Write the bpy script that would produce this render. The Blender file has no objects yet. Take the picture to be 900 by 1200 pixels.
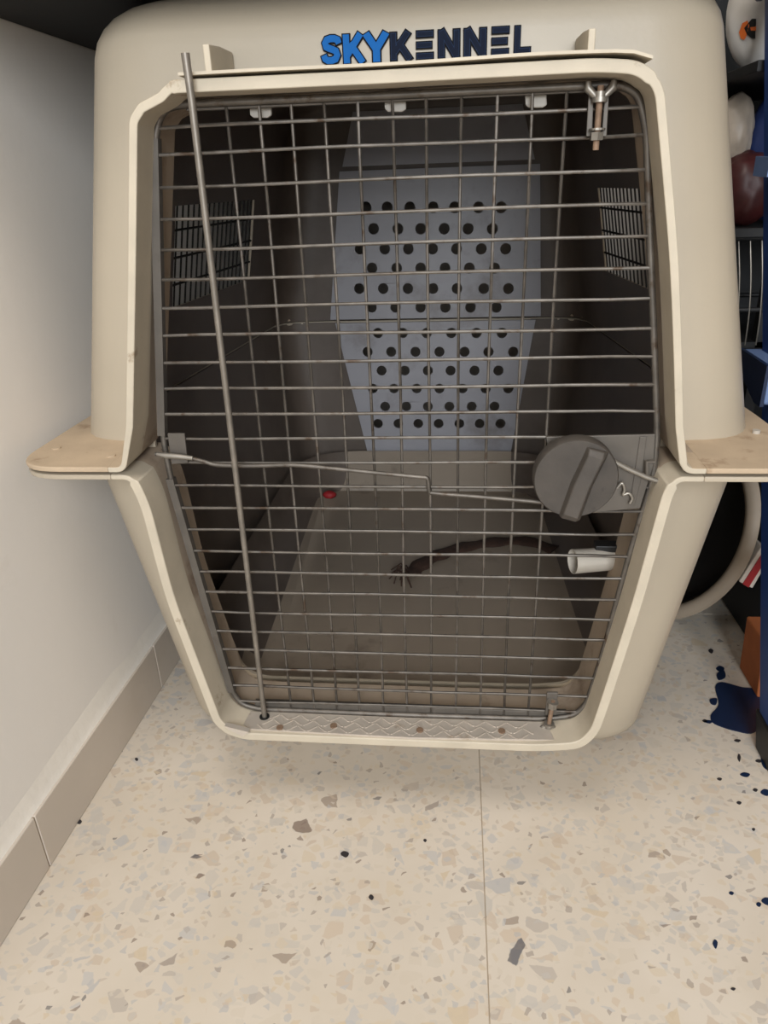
import bpy, bmesh, math, random
from mathutils import Vector, Matrix
random.seed(7)
S = bpy.context.scene
COL = S.collection

# ------------------------------------------------------------------ camera
F_PX = 842.58
CAM = Vector((0.1995, -0.6932, 0.7168))
CR, CD, CF = Vector((0.99502, 0.09236, -0.03344)), Vector((0.00793, -0.41585, -0.90940)), None
def _axes():
    r = Vector((0.0, 0.0, 0.0))
    a = Vector((4.28908617e-01, -1.29132186e-02, -9.74567626e-02))
    R = Matrix.Rotation(a.length, 3, a.normalized())          # world -> unrotated camera frame
    Rt = R.transposed()
    return Rt @ Vector((1, 0, 0)), Rt @ Vector((0, 0, -1)), Rt @ Vector((0, 1, 0))
CR, CD, CF = _axes()
cam_d = bpy.data.cameras.new('camera')
cam = bpy.data.objects.new('camera', cam_d); COL.objects.link(cam)
cam_d.sensor_fit = 'VERTICAL'; cam_d.sensor_height = 36.0; cam_d.lens = F_PX / 1200 * 36.0
cam_d.clip_start = 0.02
M = Matrix.Identity(4)
for k, v in enumerate((CR, -CD, -CF)):
    for r in range(3): M[r][k] = v[r]
for r in range(3): M[r][3] = CAM[r]
cam.matrix_world = M
S.camera = cam
def ray(x, y): return CR * ((x - 450) / F_PX) + CD * ((y - 600) / F_PX) + CF
def onY(x, y, Y): d = ray(x, y); return CAM + d * ((Y - CAM.y) / d.y)
def onZ(x, y, Z): d = ray(x, y); return CAM + d * ((Z - CAM.z) / d.z)
def onX(x, y, X): d = ray(x, y); return CAM + d * ((X - CAM.x) / d.x)

# ------------------------------------------------------------------ world, lights, exposure
w = bpy.data.worlds.new('world'); S.world = w; w.use_nodes = True
bg = w.node_tree.nodes['Background']
bg.inputs[0].default_value = (1.0, 0.93, 0.84, 1); bg.inputs[1].default_value = 0.09
def area(name, loc, target, sx, sy, energy, color):
    l = bpy.data.lights.new(name, 'AREA'); l.shape = 'RECTANGLE'; l.size = sx; l.size_y = sy
    l.energy = energy; l.color = color
    o = bpy.data.objects.new(name, l); COL.objects.link(o); o.location = loc
    o.rotation_euler = (Vector(target) - Vector(loc)).to_track_quat('-Z', 'Y').to_euler()
    return o
area('ceiling_lamp', (0.0, -0.75, 2.40), (0.0, -0.7, 0.0), 0.35, 0.9, 13.5, (1.0, 0.94, 0.87))
area('balcony_door_daylight', (0.46, -3.0, 1.45), (0.2, 0.0, 0.6), 1.0, 1.45, 74, (0.90, 0.95, 1.0))
S.view_settings.view_transform = 'Standard'; S.view_settings.look = 'None'
S.view_settings.gamma = 1.0; S.view_settings.use_curve_mapping = False
S.view_settings.exposure = 0.44

# ------------------------------------------------------------------ materials
def lin(c):
    return tuple(((v / 255) / 12.92 if v / 255 <= .04045 else ((v / 255 + .055) / 1.055) ** 2.4) for v in c) + (1.0,)
MATS = {}
def mat(name, rgb, rough=.5, metal=0.0, noise=0.0, nscale=20.0, spots=None, bump=0.0, bscale=200.0, spec=None, detail=6.0):
    """plain surface with soft mottling (noise), optional coloured dirt spots and fine bump"""
    m = bpy.data.materials.new(name); m.use_nodes = True; MATS[name] = m
    nt = m.node_tree; b = nt.nodes['Principled BSDF']
    b.inputs['Roughness'].default_value = rough; b.inputs['Metallic'].default_value = metal
    if spec is not None: b.inputs['Specular IOR Level'].default_value = spec
    base = lin(rgb); b.inputs['Base Color'].default_value = base
    tc = nt.nodes.new('ShaderNodeTexCoord'); out = None
    if noise:
        n = nt.nodes.new('ShaderNodeTexNoise'); n.inputs['Scale'].default_value = nscale; n.inputs['Detail'].default_value = detail
        nt.links.new(tc.outputs['Object'], n.inputs['Vector'])
        r = nt.nodes.new('ShaderNodeValToRGB')
        r.color_ramp.elements[0].position = .3; r.color_ramp.elements[1].position = .7
        r.color_ramp.elements[0].color = tuple(max(0, c * (1 - noise)) for c in base[:3]) + (1,)
        r.color_ramp.elements[1].color = tuple(min(1, c * (1 + noise)) for c in base[:3]) + (1,)
        nt.links.new(n.outputs[0], r.inputs[0]); out = r.outputs[0]
    if spots:
        col, sc, lo, hi = spots
        n = nt.nodes.new('ShaderNodeTexNoise'); n.inputs['Scale'].default_value = sc; n.inputs['Detail'].default_value = 9; n.inputs['Roughness'].default_value = .65
        nt.links.new(tc.outputs['Object'], n.inputs['Vector'])
        r = nt.nodes.new('ShaderNodeValToRGB'); r.color_ramp.elements[0].position = lo; r.color_ramp.elements[1].position = hi
        nt.links.new(n.outputs[0], r.inputs[0])
        mx = nt.nodes.new('ShaderNodeMix'); mx.data_type = 'RGBA'
        nt.links.new(r.outputs[0], mx.inputs['Factor'])
        if out: nt.links.new(out, mx.inputs['A'])
        else: mx.inputs['A'].default_value = base
        mx.inputs['B'].default_value = lin(col); out = mx.outputs['Result']
    if out: nt.links.new(out, b.inputs['Base Color'])
    if bump:
        n = nt.nodes.new('ShaderNodeTexNoise'); n.inputs['Scale'].default_value = bscale; n.inputs['Detail'].default_value = 4
        nt.links.new(tc.outputs['Object'], n.inputs['Vector'])
        bp = nt.nodes.new('ShaderNodeBump'); bp.inputs['Strength'].default_value = bump; bp.inputs['Distance'].default_value = .002
        nt.links.new(n.outputs[0], bp.inputs['Height']); nt.links.new(bp.outputs[0], b.inputs['Normal'])
    return m
PLASTIC = mat('beige_plastic', (170, 158, 139), .45, noise=.05, nscale=5, spots=((150, 128, 98), 9, .66, .80), bump=.05, bscale=260)
PLASTIC_DUSTY = mat('beige_plastic_dusty', (176, 156, 131), .8, noise=.10, nscale=22, spots=((120, 92, 66), 26, .58, .76), bump=.15, bscale=300)
RIM = mat('worn_cream_rim', (181, 170, 151), .6, noise=.06, nscale=30, spots=((128, 108, 84), 20, .64, .72), bump=.1)
INNER = mat('grey_inner_plastic', (152, 150, 154), .38, noise=.06, nscale=6, spots=((92, 80, 70), 5, .56, .8))
INSIDE = mat('shaded_inner_plastic', (92, 81, 72), .5, noise=.08, nscale=6, spots=((70, 58, 49), 4, .5, .75))  # same kennel plastic, with the interior shade put into its colour
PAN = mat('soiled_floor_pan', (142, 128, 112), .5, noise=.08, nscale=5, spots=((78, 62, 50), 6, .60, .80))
WIRE = mat('galvanised_wire', (98, 92, 85), .48, .6, noise=.25, nscale=60, spots=((72, 58, 46), 45, .56, .66))
STEEL = mat('dull_grey_steel', (92, 86, 79), .55, .35, noise=.15, nscale=30, spots=((70, 60, 52), 18, .60, .75))
CHROME = mat('bright_zinc', (142, 136, 127), .42, .7, noise=.1, nscale=80)
ALU = mat('aluminium_tread_plate', (196, 186, 174), .45, .45, noise=.08, nscale=40, spots=((150, 128, 104), 40, .6, .75))
RUST = mat('rusty_screw', (128, 104, 84), .7, .2, noise=.2, nscale=200)
KNOB = mat('scuffed_grey_knob', (66, 60, 54), .62, .1, noise=.18, nscale=35, spots=((46, 41, 37), 28, .60, .7), bump=.2, bscale=150)
CLIP = mat('milky_clip', (176, 170, 161), .55)
BLACKP = mat('black_plastic', (20, 19, 18), .5)
DARKWIRE = mat('dark_vent_wire', (30, 27, 24), .85, 0)
ROD = mat('zinc_rod', (128, 121, 112), .45, .6, noise=.18, nscale=70)
SHADE_GRIME = mat('shaded_grimy_ledge', (160, 143, 124), .7, noise=.1, nscale=18, spots=((112, 90, 72), 14, .55, .75))  # rim colour darkened for the shade behind the door, with grime spots
CREAM = mat('shaded_cream_plastic', (146, 132, 115), .6, noise=.08, nscale=12)  # basin rim colour, lowered to carry the deep shade it stands in
WHITEP = mat('white_plastic', (178, 170, 158), .5, noise=.05, nscale=12)
LB = mat('logo_blue', (26, 94, 162), .75, spec=.15)
LN = mat('logo_navy', (18, 25, 42), .75, spec=.15)
LK = mat('logo_black', (14, 15, 21), .75, spec=.15)
LG = mat('logo_steel_blue', (36, 52, 80), .75, spec=.15)
ROPE = mat('brown_chew', (58, 38, 27), .85, noise=.3, nscale=60, bump=.6, bscale=300)
REDM = mat('red_scrap', (150, 30, 34), .6)
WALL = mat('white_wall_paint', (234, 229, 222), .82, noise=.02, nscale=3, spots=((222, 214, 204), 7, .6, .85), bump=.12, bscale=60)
PLASTER = mat('cream_plaster_band', (232, 226, 216), .85, noise=.03, nscale=20, bump=.25, bscale=80)
BASE = mat('taupe_skirting_tile', (198, 187, 174), .38, noise=.05, nscale=5, spots=((186, 173, 158), 3, .5, .75))
GROUT = mat('joint_grout', (198, 180, 156), .9, noise=.08, nscale=60)
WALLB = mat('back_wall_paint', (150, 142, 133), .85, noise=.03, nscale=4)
TABLE = mat('matt_black_board', (16, 15, 15), .7, noise=.1, nscale=8)
RACK = mat('black_rack_metal', (17, 17, 18), .6, noise=.1, nscale=30)
BLUE = mat('blue_ladder_paint', (22, 58, 118), .45, noise=.1, nscale=20, spots=((40, 84, 150), 30, .6, .75))
BLUEL = mat('pale_blue_step', (104, 126, 166), .5, noise=.08, nscale=30)
PAINT = mat('dark_blue_paint', (14, 33, 62), .45, noise=.15, nscale=30)
DARKSPOT = mat('dark_speck', (46, 42, 44), .6)
BAGW = mat('white_bag', (216, 212, 206), .45, noise=.05, nscale=30)
BAGP = mat('pale_bag', (172, 160, 146), .4, noise=.15, nscale=40)
BAGR = mat('dark_red_bag', (66, 28, 28), .45, noise=.3, nscale=20)
BAGB = mat('blue_bag', (28, 42, 82), .4, noise=.2, nscale=20)
ORANGE = mat('orange_print', (222, 110, 46), .5)
CARD = mat('brown_cardboard', (168, 96, 52), .8, noise=.08, nscale=40)
PACK = mat('white_packet', (200, 190, 178), .5)

def terrazzo():
    m = bpy.data.materials.new('terrazzo'); m.use_nodes = True; nt = m.node_tree; N = nt.nodes; L = nt.links
    b = N['Principled BSDF']; b.inputs['Roughness'].default_value = .42; b.inputs['Specular IOR Level'].default_value = .35
    geo = N.new('ShaderNodeNewGeometry')
    def math_(op, a, c):
        n = N.new('ShaderNodeMath'); n.operation = op
        for i, v in enumerate((a, c)):
            if hasattr(v, 'links') or hasattr(v, 'is_linked'): L.new(v, n.inputs[i])
            else: n.inputs[i].default_value = v
        return n.outputs[0]
    n0 = N.new('ShaderNodeTexNoise'); n0.inputs['Scale'].default_value = 70; n0.inputs['Detail'].default_value = 2
    L.new(geo.outputs['Position'], n0.inputs['Vector'])
    sub = N.new('ShaderNodeVectorMath'); sub.operation = 'SUBTRACT'; L.new(n0.outputs['Color'], sub.inputs[0]); sub.inputs[1].default_value = (.5, .5, .5)
    scl = N.new('ShaderNodeVectorMath'); scl.operation = 'SCALE'; L.new(sub.outputs[0], scl.inputs[0]); scl.inputs['Scale'].default_value = .007
    add = N.new('ShaderNodeVectorMath'); add.operation = 'ADD'; L.new(geo.outputs['Position'], add.inputs[0]); L.new(scl.outputs[0], add.inputs[1])
    # cement matrix, softly blotched
    nb = N.new('ShaderNodeTexNoise'); nb.inputs['Scale'].default_value = 6; nb.inputs['Detail'].default_value = 5
    L.new(geo.outputs['Position'], nb.inputs['Vector'])
    rb = N.new('ShaderNodeValToRGB'); rb.color_ramp.elements[0].position = .35; rb.color_ramp.elements[1].position = .65
    rb.color_ramp.elements[0].color = lin((202, 190, 173)); rb.color_ramp.elements[1].color = lin((210, 199, 184))
    L.new(nb.outputs[0], rb.inputs[0]); cur = rb.outputs[0]
    pal_a = [(0, (202, 190, 173)), (.2, (192, 184, 173)), (.38, (204, 188, 164)), (.5, (187, 181, 173)), (.62, (197, 178, 156)), (.74, (182, 180, 178)), (.85, (190, 172, 152)), (.93, (172, 162, 152)), (.985, (134, 116, 102))]
    pal_b = [(0, (200, 190, 175)), (.25, (190, 183, 173)), (.45, (200, 182, 155)), (.6, (178, 175, 172)), (.75, (186, 172, 156)), (.90, (154, 142, 132)), (.965, (122, 104, 92)), (.985, (88, 86, 90))]
    for k, (sc, present, edge, pal) in enumerate(((46, .42, .085, pal_a), (78, .44, .10, pal_a), (120, .30, .10, pal_b), (36, .10, .16, pal_b))):
        mp = N.new('ShaderNodeMapping'); mp.inputs['Location'].default_value = (3.1 * k, 7.7 * k, 0); mp.inputs['Rotation'].default_value = (0, 0, .6 * k)
        mp.inputs['Scale'].default_value = (1, 1.18, 0)
        L.new(add.outputs[0], mp.inputs['Vector'])
        v1 = N.new('ShaderNodeTexVoronoi'); v1.voronoi_dimensions = '2D'; v1.inputs['Scale'].default_value = sc
        v2 = N.new('ShaderNodeTexVoronoi'); v2.voronoi_dimensions = '2D'; v2.feature = 'DISTANCE_TO_EDGE'; v2.inputs['Scale'].default_value = sc
        L.new(mp.outputs[0], v1.inputs['Vector']); L.new(mp.outputs[0], v2.inputs['Vector'])
        sep = N.new('ShaderNodeSeparateColor'); L.new(v1.outputs['Color'], sep.inputs[0])
        pres = math_('LESS_THAN', sep.outputs[0], present)
        th = math_('MULTIPLY_ADD', sep.outputs[2], .16); th.node.inputs[2].default_value = edge
        dd = math_('SUBTRACT', v2.outputs['Distance'], th)
        soft = math_('MULTIPLY', dd, 30.0); soft.node.use_clamp = True
        fac = math_('MULTIPLY', pres, soft)
        r = N.new('ShaderNodeValToRGB'); r.color_ramp.interpolation = 'CONSTANT'
        e = r.color_ramp.elements; e[0].color = lin(pal[0][1]); e[0].position = 0; e[1].position = pal[1][0]; e[1].color = lin(pal[1][1])
        for pos, c in pal[2:]:
            q = e.new(pos); q.color = lin(c)
        L.new(sep.outputs[1], r.inputs[0])
        mx = N.new('ShaderNodeMix'); mx.data_type = 'RGBA'
        f2 = math_('MULTIPLY', fac, (.62, .62, .66, .8)[k])
        L.new(f2, mx.inputs['Factor']); L.new(cur, mx.inputs['A']); L.new(r.outputs[0], mx.inputs['B']); cur = mx.outputs['Result']
    L.new(cur, b.inputs['Base Color'])
    return m
TERRAZZO = terrazzo()

# ------------------------------------------------------------------ helpers
def obj(name, bm, m, parent=None, smooth=None, bevel=0.0, at=None):
    me = bpy.data.meshes.new(name); bmesh.ops.recalc_face_normals(bm, faces=bm.faces[:]); bm.to_mesh(me); bm.free()
    return link(name, me, m, parent, smooth, bevel)
def link(name, me, m, parent=None, smooth=None, bevel=0.0):
    o = bpy.data.objects.new(name, me); COL.objects.link(o)
    for mm in (m if isinstance(m, (list, tuple)) else [m]): me.materials.append(mm)
    if smooth is not None:
        me.shade_smooth(); me.set_sharp_from_angle(angle=math.radians(smooth))
    if bevel:
        b = o.modifiers.new('bevel', 'BEVEL'); b.width = bevel; b.segments = 2; b.limit_method = 'ANGLE'; b.angle_limit = math.radians(40)
    if parent: o.parent = parent
    return o
def thing(name, label, cat, loc=(0, 0, 0), group=None):
    o = bpy.data.objects.new(name, None); COL.objects.link(o); o.location = loc; o.empty_display_size = .05
    tag(o, label, cat, group); return o
def tag(o, label, cat=None, group=None):
    o['label'] = label
    if cat: o['category'] = cat
    if group: o['group'] = group
def box(bm, x0, x1, y0, y1, z0, z1, mtx=None):
    vs = [bm.verts.new((x, y, z)) for x in (x0, x1) for y in (y0, y1) for z in (z0, z1)]
    if mtx is not None:
        for v in vs: v.co = mtx @ v.co
    for f in ((0, 1, 3, 2), (4, 6, 7, 5), (0, 4, 5, 1), (2, 3, 7, 6), (0, 2, 6, 4), (1, 5, 7, 3)): bm.faces.new([vs[i] for i in f])
    return vs
def tube(bm, pts, r, n=8, closed=False, caps=True):
    pts = [Vector(p) for p in pts]; rings = []; N = len(pts)
    rr = r if isinstance(r, (list, tuple)) else [r] * N
    ref = None
    for i, p in enumerate(pts):
        a = pts[(i - 1) % N] if (closed or i > 0) else p; c = pts[(i + 1) % N] if (closed or i < N - 1) else p
        t = (c - a).normalized()
        if ref is None:
            ref = Vector((0, 1, 0)) if abs(t.y) < .9 else Vector((1, 0, 0))
        u = (ref - t * ref.dot(t)).normalized(); v = t.cross(u); ref = u
        rings.append([bm.verts.new(p + (u * math.cos(2 * math.pi * k / n) + v * math.sin(2 * math.pi * k / n)) * rr[i]) for k in range(n)])
    for i in range(N if closed else N - 1):
        A, Bq = rings[i], rings[(i + 1) % N]
        for k in range(n): bm.faces.new((A[k], A[(k + 1) % n], Bq[(k + 1) % n], Bq[k]))
    if not closed and caps:
        bm.faces.new(rings[0][::-1]); bm.faces.new(rings[-1])
def catmull(P, n=6, closed=False):
    P = [Vector(p) for p in P]; N = len(P); out = []
    for i in range(N if closed else N - 1):
        g = (lambda k: P[k % N]) if closed else (lambda k: P[min(max(k, 0), N - 1)])
        a, b, c, d = g(i - 1), g(i), g(i + 1), g(i + 2)
        for s in range(n):
            t = s / n
            out.append(.5 * ((2 * b) + (c - a) * t + (2 * a - 5 * b + 4 * c - d) * t * t + (3 * b - a - 3 * c + d) * t ** 3))
    if not closed: out.append(P[-1])
    return out
def round_path(P, r, n=5, closed=False):
    """polyline with rounded corners; r one value or one per point"""
    P = [Vector(p) for p in P]; N = len(P); out = []
    for i, p in enumerate(P):
        ri = r[i] if isinstance(r, (list, tuple)) else r
        if (not closed and i in (0, N - 1)) or ri <= 0: out.append(p); continue
        a, c = P[(i - 1) % N], P[(i + 1) % N]
        d = min(ri, (a - p).length * .48, (c - p).length * .48)
        s, e = p + (a - p).normalized() * d, p + (c - p).normalized() * d
        for k in range(n + 1):
            t = k / n; out.append(s * (1 - t) ** 2 + p * 2 * t * (1 - t) + e * t * t)
    return out
def normals2(path, closed=False):
    N = len(path); out = []
    for i in range(N):
        a = path[(i - 1) % N] if (closed or i > 0) else path[i]; c = path[(i + 1) % N] if (closed or i < N - 1) else path[i]
        t = (c - a).normalized(); nrm = Vector((-t.y, t.x))
        if (closed or 0 < i < N - 1):
            t1 = (path[i] - a).normalized(); k = max(.5, nrm.dot(Vector((-t1.y, t1.x)))); nrm = nrm / k
        out.append(nrm)
    return out
def ribbon(bm, path, th, ys):
    """XZ path of given thickness swept along Y; ys = list of (y, shift-inward)"""
    path = [Vector((p[0], p[1])) for p in path]; nr = normals2(path); N = len(path)
    tt = th if isinstance(th, (list, tuple)) else [th] * N
    L = []
    for y, s in ys:
        L.append([[bm.verts.new((path[i].x + nr[i].x * (o * tt[i] / 2 + s), y, path[i].y + nr[i].y * (o * tt[i] / 2 + s))) for i in range(N)] for o in (1, -1)])
    for a, b in zip(L[:-1], L[1:]):
        for i in range(N - 1):
            for o in (0, 1): bm.faces.new((a[o][i], a[o][i + 1], b[o][i + 1], b[o][i]))
        for i in (0, N - 1): bm.faces.new((a[0][i], a[1][i], b[1][i], b[0][i]))
    for a in (L[0], L[-1]):
        for i in range(N - 1): bm.faces.new((a[0][i], a[0][i + 1], a[1][i + 1], a[1][i]))
def prism(bm, poly, axis, a0, a1):
    """polygon of 2-D points extruded along an axis (x: pts are y,z; y: pts are x,z; z: pts are x,y)"""
    def P(p, a): return {'x': (a, p[0], p[1]), 'y': (p[0], a, p[1]), 'z': (p[0], p[1], a)}[axis]
    A = [bm.verts.new(P(p, a0)) for p in poly]; Bv = [bm.verts.new(P(p, a1)) for p in poly]; n = len(poly)
    f1 = bm.faces.new(A); f2 = bm.faces.new(Bv[::-1])
    for i in range(n): bm.faces.new((A[i], A[(i + 1) % n], Bv[(i + 1) % n], Bv[i]))
    if n > 4: bmesh.ops.triangulate(bm, faces=[f1, f2])
def cyl(bm, c, axis, r, h, n=16, r2=None):
    c = Vector(c); ax = Vector(axis).normalized(); tube(bm, [c - ax * h / 2, c + ax * h / 2], [r, r if r2 is None else r2], n)
def evaluate(o):
    dg = bpy.context.evaluated_depsgraph_get(); dg.update()
    return bpy.data.meshes.new_from_object(o.evaluated_get(dg), depsgraph=dg)
def curve_plate(name, outer, holes, depth):
    """flat plate with real holes from a filled 2-D curve; local XY, thickness along local Z"""
    cu = bpy.data.curves.new(name, 'CURVE'); cu.dimensions = '2D'; cu.fill_mode = 'BOTH'; cu.extrude = depth / 2
    for poly in [outer] + holes:
        s = cu.splines.new('POLY'); s.points.add(len(poly) - 1); s.use_cyclic_u = True
        for k, p in enumerate(poly): s.points[k].co = (p[0], p[1], 0, 1)
    o = bpy.data.objects.new(name, cu); COL.objects.link(o)
    me = evaluate(o); bpy.data.objects.remove(o); bpy.data.curves.remove(cu)
    return me

# ------------------------------------------------------------------ setting
def struct(o): o['kind'] = 'structure'; return o
floor = struct(obj('floor', (lambda b: (box(b, -.6, 1.07, -2.2, 1.6, -.06, -.0025), b)[1])(bmesh.new()), GROUT))
floor['label'] = 'cream terrazzo tile floor with grey and tan stone chips'
JX, JY, T = .2365, -.355, .80
tile_me = None
for ix in range(-2, 4):
    for iy in range(-4, 4):
        x0, y0 = JX + ix * T, JY + iy * T
        if x0 + T < -.3 or x0 > 1.0 or y0 > 1.5 or y0 < -2.0: continue
        if tile_me is None:
            b = bmesh.new(); box(b, .0005, T - .0005, .0005, T - .0005, -.02, 0); t = obj('floor_tile', b, TERRAZZO, floor, bevel=.0004); tile_me = t.data
        else:
            t = bpy.data.objects.new('floor_tile', tile_me); COL.objects.link(t); t.parent = floor
            bv = t.modifiers.new('bevel', 'BEVEL'); bv.width = .0004; bv.segments = 2
        t.location = (x0, y0, 0)
WA, WB = -.2745, .027
def wallx(y): return WA + WB * y
b = bmesh.new(); prism(b, [(wallx(-2.2), -2.2), (wallx(1.3), 1.3), (wallx(1.3) - .1, 1.3), (wallx(-2.2) - .1, -2.2)], 'z', -.02, 2.5)
wl = struct(obj('wall_left', b, WALL)); wl['label'] = 'smooth white painted wall on the left'
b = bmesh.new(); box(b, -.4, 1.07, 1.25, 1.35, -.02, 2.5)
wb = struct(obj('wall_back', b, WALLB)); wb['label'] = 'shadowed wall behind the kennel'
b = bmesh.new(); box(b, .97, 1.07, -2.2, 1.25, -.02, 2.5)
wr = struct(obj('wall_right_blocker', b, WALLB)); wr['label'] = 'plain unseen wall added right of the ladder to block light'  # unseen wall, put in to cut light on the kennel's right side
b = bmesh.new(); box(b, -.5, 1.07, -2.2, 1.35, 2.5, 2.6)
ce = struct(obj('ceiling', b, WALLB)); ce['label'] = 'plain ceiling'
# skirting of separate tiles, a plastered band above them
bl = struct(obj('baseboard_left', (lambda b: (prism(b, [(wallx(-2.2) + .0, -2.2), (wallx(1.25), 1.25), (wallx(1.25) + .0065, 1.25), (wallx(-2.2) + .0065, -2.2)], 'z', 0.0005, .079), b)[1])(bmesh.new()), GROUT))
bl['label'] = 'taupe skirting tiles along the left wall'
j0 = onX(48, 975, wallx(-.1) + .01).y
edges = [j0 + .33 * k for k in range(-6, 5)]
for a, c in zip(edges[:-1], edges[1:]):
    c = min(c, 1.245)
    b = bmesh.new(); a2, c2 = a + .0009, c - .0009
    prism(b, [(wallx(a2) + .002, a2), (wallx(c2) + .002, c2), (wallx(c2) + .009, c2), (wallx(a2) + .009, a2)], 'z', .0005, .080)
    obj('skirting_tile', b, BASE, bl, bevel=.001)
b = bmesh.new()
ys = [-2.2 + .08 * k for k in range(43)]
rows = [(.0795, .0055), (.084, .0040), (.092, .0020), (.105, .0008), (.12, -.002)]
G = [[b.verts.new((wallx(y) + d + random.uniform(-.0008, .0008), y, z + random.uniform(-.0015, .0015) * (z > .08))) for z, d in rows] for y in ys]
for i in range(len(ys) - 1):
    for k in range(len(rows) - 1): b.faces.new((G[i][k], G[i + 1][k], G[i + 1][k + 1], G[i][k + 1]))
tr = struct(obj('trim_1', b, PLASTER, smooth=60)); tr['label'] = 'cream plaster band above the skirting tiles'

# ------------------------------------------------------------------ kennel
XC = .142
kennel = thing('dog_kennel', 'large beige plastic dog kennel with a wire mesh door standing on the terrazzo floor', 'kennel', (XC, .45, 0))
def K(o): o.matrix_parent_inverse = kennel.matrix_world.inverted() if False else Matrix.Translation(-Vector((XC, .45, 0))); return o
def part(name, bm, m, **kw):
    o = obj(name, bm, m, kennel, **kw); return K(o)
YB = .845
def rrect(hwf, hwb, yf, yb, r, n=7):
    """plan outline, front half-width hwf at yf, back half-width hwb at yb; rounded corners"""
    P = [Vector((XC - hwf, yf)), Vector((XC + hwf, yf)), Vector((XC + hwb, yb)), Vector((XC - hwb, yb))]
    return round_path(P, [r, r, r * .8, r * .8], n, True)
def loft(rings, cap_last=True, flip=False):
    bm = bmesh.new(); R = [[bm.verts.new((p.x, p.y, z)) for p in ring] for ring, z in rings]; n = len(R[0])
    for a, c in zip(R[:-1], R[1:]):
        for i in range(n): bm.faces.new((a[i], a[(i + 1) % n], c[(i + 1) % n], c[i]))
    if cap_last: bm.faces.new(R[-1])
    bmesh.ops.recalc_face_normals(bm, faces=bm.faces[:])
    return bm
def hw_up(z): return .381 - (z - .462) * (.381 - .300) / (.85 - .462)
def hw_lo(z): return .379 - (.453 - z) * (.379 - .318) / .453
RB = .83                                                     # back is narrower than the front
up = [(.4585, 0), (.50, 0), (.60, 0), (.70, 0), (.78, 0), (.835, 0)]
ZT, RT = .835, .046
for k in range(1, 7):
    a = math.pi / 2 * k / 6; up.append((ZT + RT * math.sin(a), RT * (1 - math.cos(a))))
rings_up = [(rrect(hw_up(z) - i, hw_up(z) * RB - i, .040 + i + (z - .46) * .03, YB - i - (z - .46) * .02, .085 - i * .3), z) for z, i in up]
lo = [(.4545, 0), (.38, 0), (.28, 0), (.18, 0), (.10, 0), (.042, 0)]
RL = .040
for k in range(1, 6):
    a = math.pi / 2 * k / 5; lo.append((.042 - RL * math.sin(a), RL * (1 - math.cos(a))))
def yf_lo(z): return .040 + (.453 - z) * .10
rings_lo = [(rrect(hw_lo(z) - i, hw_lo(z) * RB - i, yf_lo(z) + i, YB - i, .08 - i * .4), z) for z, i in lo]

# door collar, traced on its front edge (X, Z)
rim_up = [(-.150, .4627), (-.134, .4627), (-.119, .508), (-.087, .666), (-.0665, .771), (-.058, .780), (-.040, .787), (-.031, .794), (.135, .7935), (.306, .794), (.337, .791), (.353, .778), (.366, .719), (.380, .654), (.392, .584), (.404, .506), (.414, .4627), (.434, .4627)]
rim_lo = [(-.150, .4537), (-.128, .4537), (-.119, .422), (-.111, .312), (-.080, .140), (-.068, .1265), (-.050, .1195), (.150, .1187), (.300, .1190), (.345, .1250), (.360, .146), (.369, .197), (.388, .316), (.403, .438), (.409, .4537), (.434, .4537)]
ru = round_path(rim_up, [0, .022, .0, .03, .004, .002, .002, .006, 0, .03, .012, .012, .03, .03, .03, 0, .022, 0], 5)
rl = round_path(rim_lo, [0, .02, .03, .03, .01, .006, .01, .05, .05, .03, .018, .03, .03, .03, .02, 0], 5)
def opening(path, z0):
    P = [Vector((p.x, p.y)) for p in path if abs(p.y - z0) > .004]
    return P
cut_u = bmesh.new(); P = opening(ru, .4627); prism(cut_u, [(P[0].x, .44)] + [(p.x, p.y) for p in P] + [(P[-1].x, .44)], 'y', -.1, .17)
cut_l = bmesh.new(); P = opening(rl, .4537); prism(cut_l, [(P[0].x, .47)] + [(p.x, p.y) for p in P] + [(P[-1].x, .47)], 'y', -.1, .19)
vents = []
for x0, x1, y0, y1, z0, z1 in ((-.4, -.1, .30, .62, .57, .70), (.35, .7, .30, .62, .57, .70)):
    b = bmesh.new(); box(b, x0, x1, y0, y1, z0, z1); vents.append(b)
# back perforated panels: holes read from the photograph on the panel plane
PY = .830
rows_u = [([148, 201, 258, 316, 370, 430, 487], 243), ([167, 228, 285, 344, 404, 465], 268), ([133, 195, 254, 315, 375, 437, 498], 291.5), ([163, 225, 285, 346, 407, 470], 314), ([131, 191, 253, 316, 376, 443, 505], 338), ([162, 222, 285, 347, 410, 475], 360)]
rows_l = [([178, 240, 300, 362, 425, 489], 390), ([152, 211, 272, 332, 395, 455, 517], 412), ([187, 245, 303, 360, 420, 480], 434), ([165, 218, 275, 332, 390, 448, 505], 455), ([196, 249, 303, 357, 413, 470], 476), ([178, 229, 279, 330, 382, 433, 485], 496)]
def holes(rows):
    out = []
    for xs, y in rows:
        for x in xs:
            c = onY(360 + x * .4667, y, PY); out.append([(c.x + .0108 * math.cos(2 * math.pi * k / 14), c.z + .0108 * math.sin(2 * math.pi * k / 14)) for k in range(14)])
    return out
pan_u = [(-.062, .462), (.372, .462), (.355, .742), (-.026, .742)]
pan_l = [(.006, .158), (.322, .158), (.362, .4545), (-.052, .4545)]
bu = bmesh.new(); prism(bu, [(-.055, .44), (.365, .44), (.348, .735), (-.019, .735)], 'y', .70, 1.0)
bl_ = bmesh.new(); prism(bl_, [(.013, .165), (.315, .165), (.355, .47), (-.045, .47)], 'y', .70, 1.0)
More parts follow.
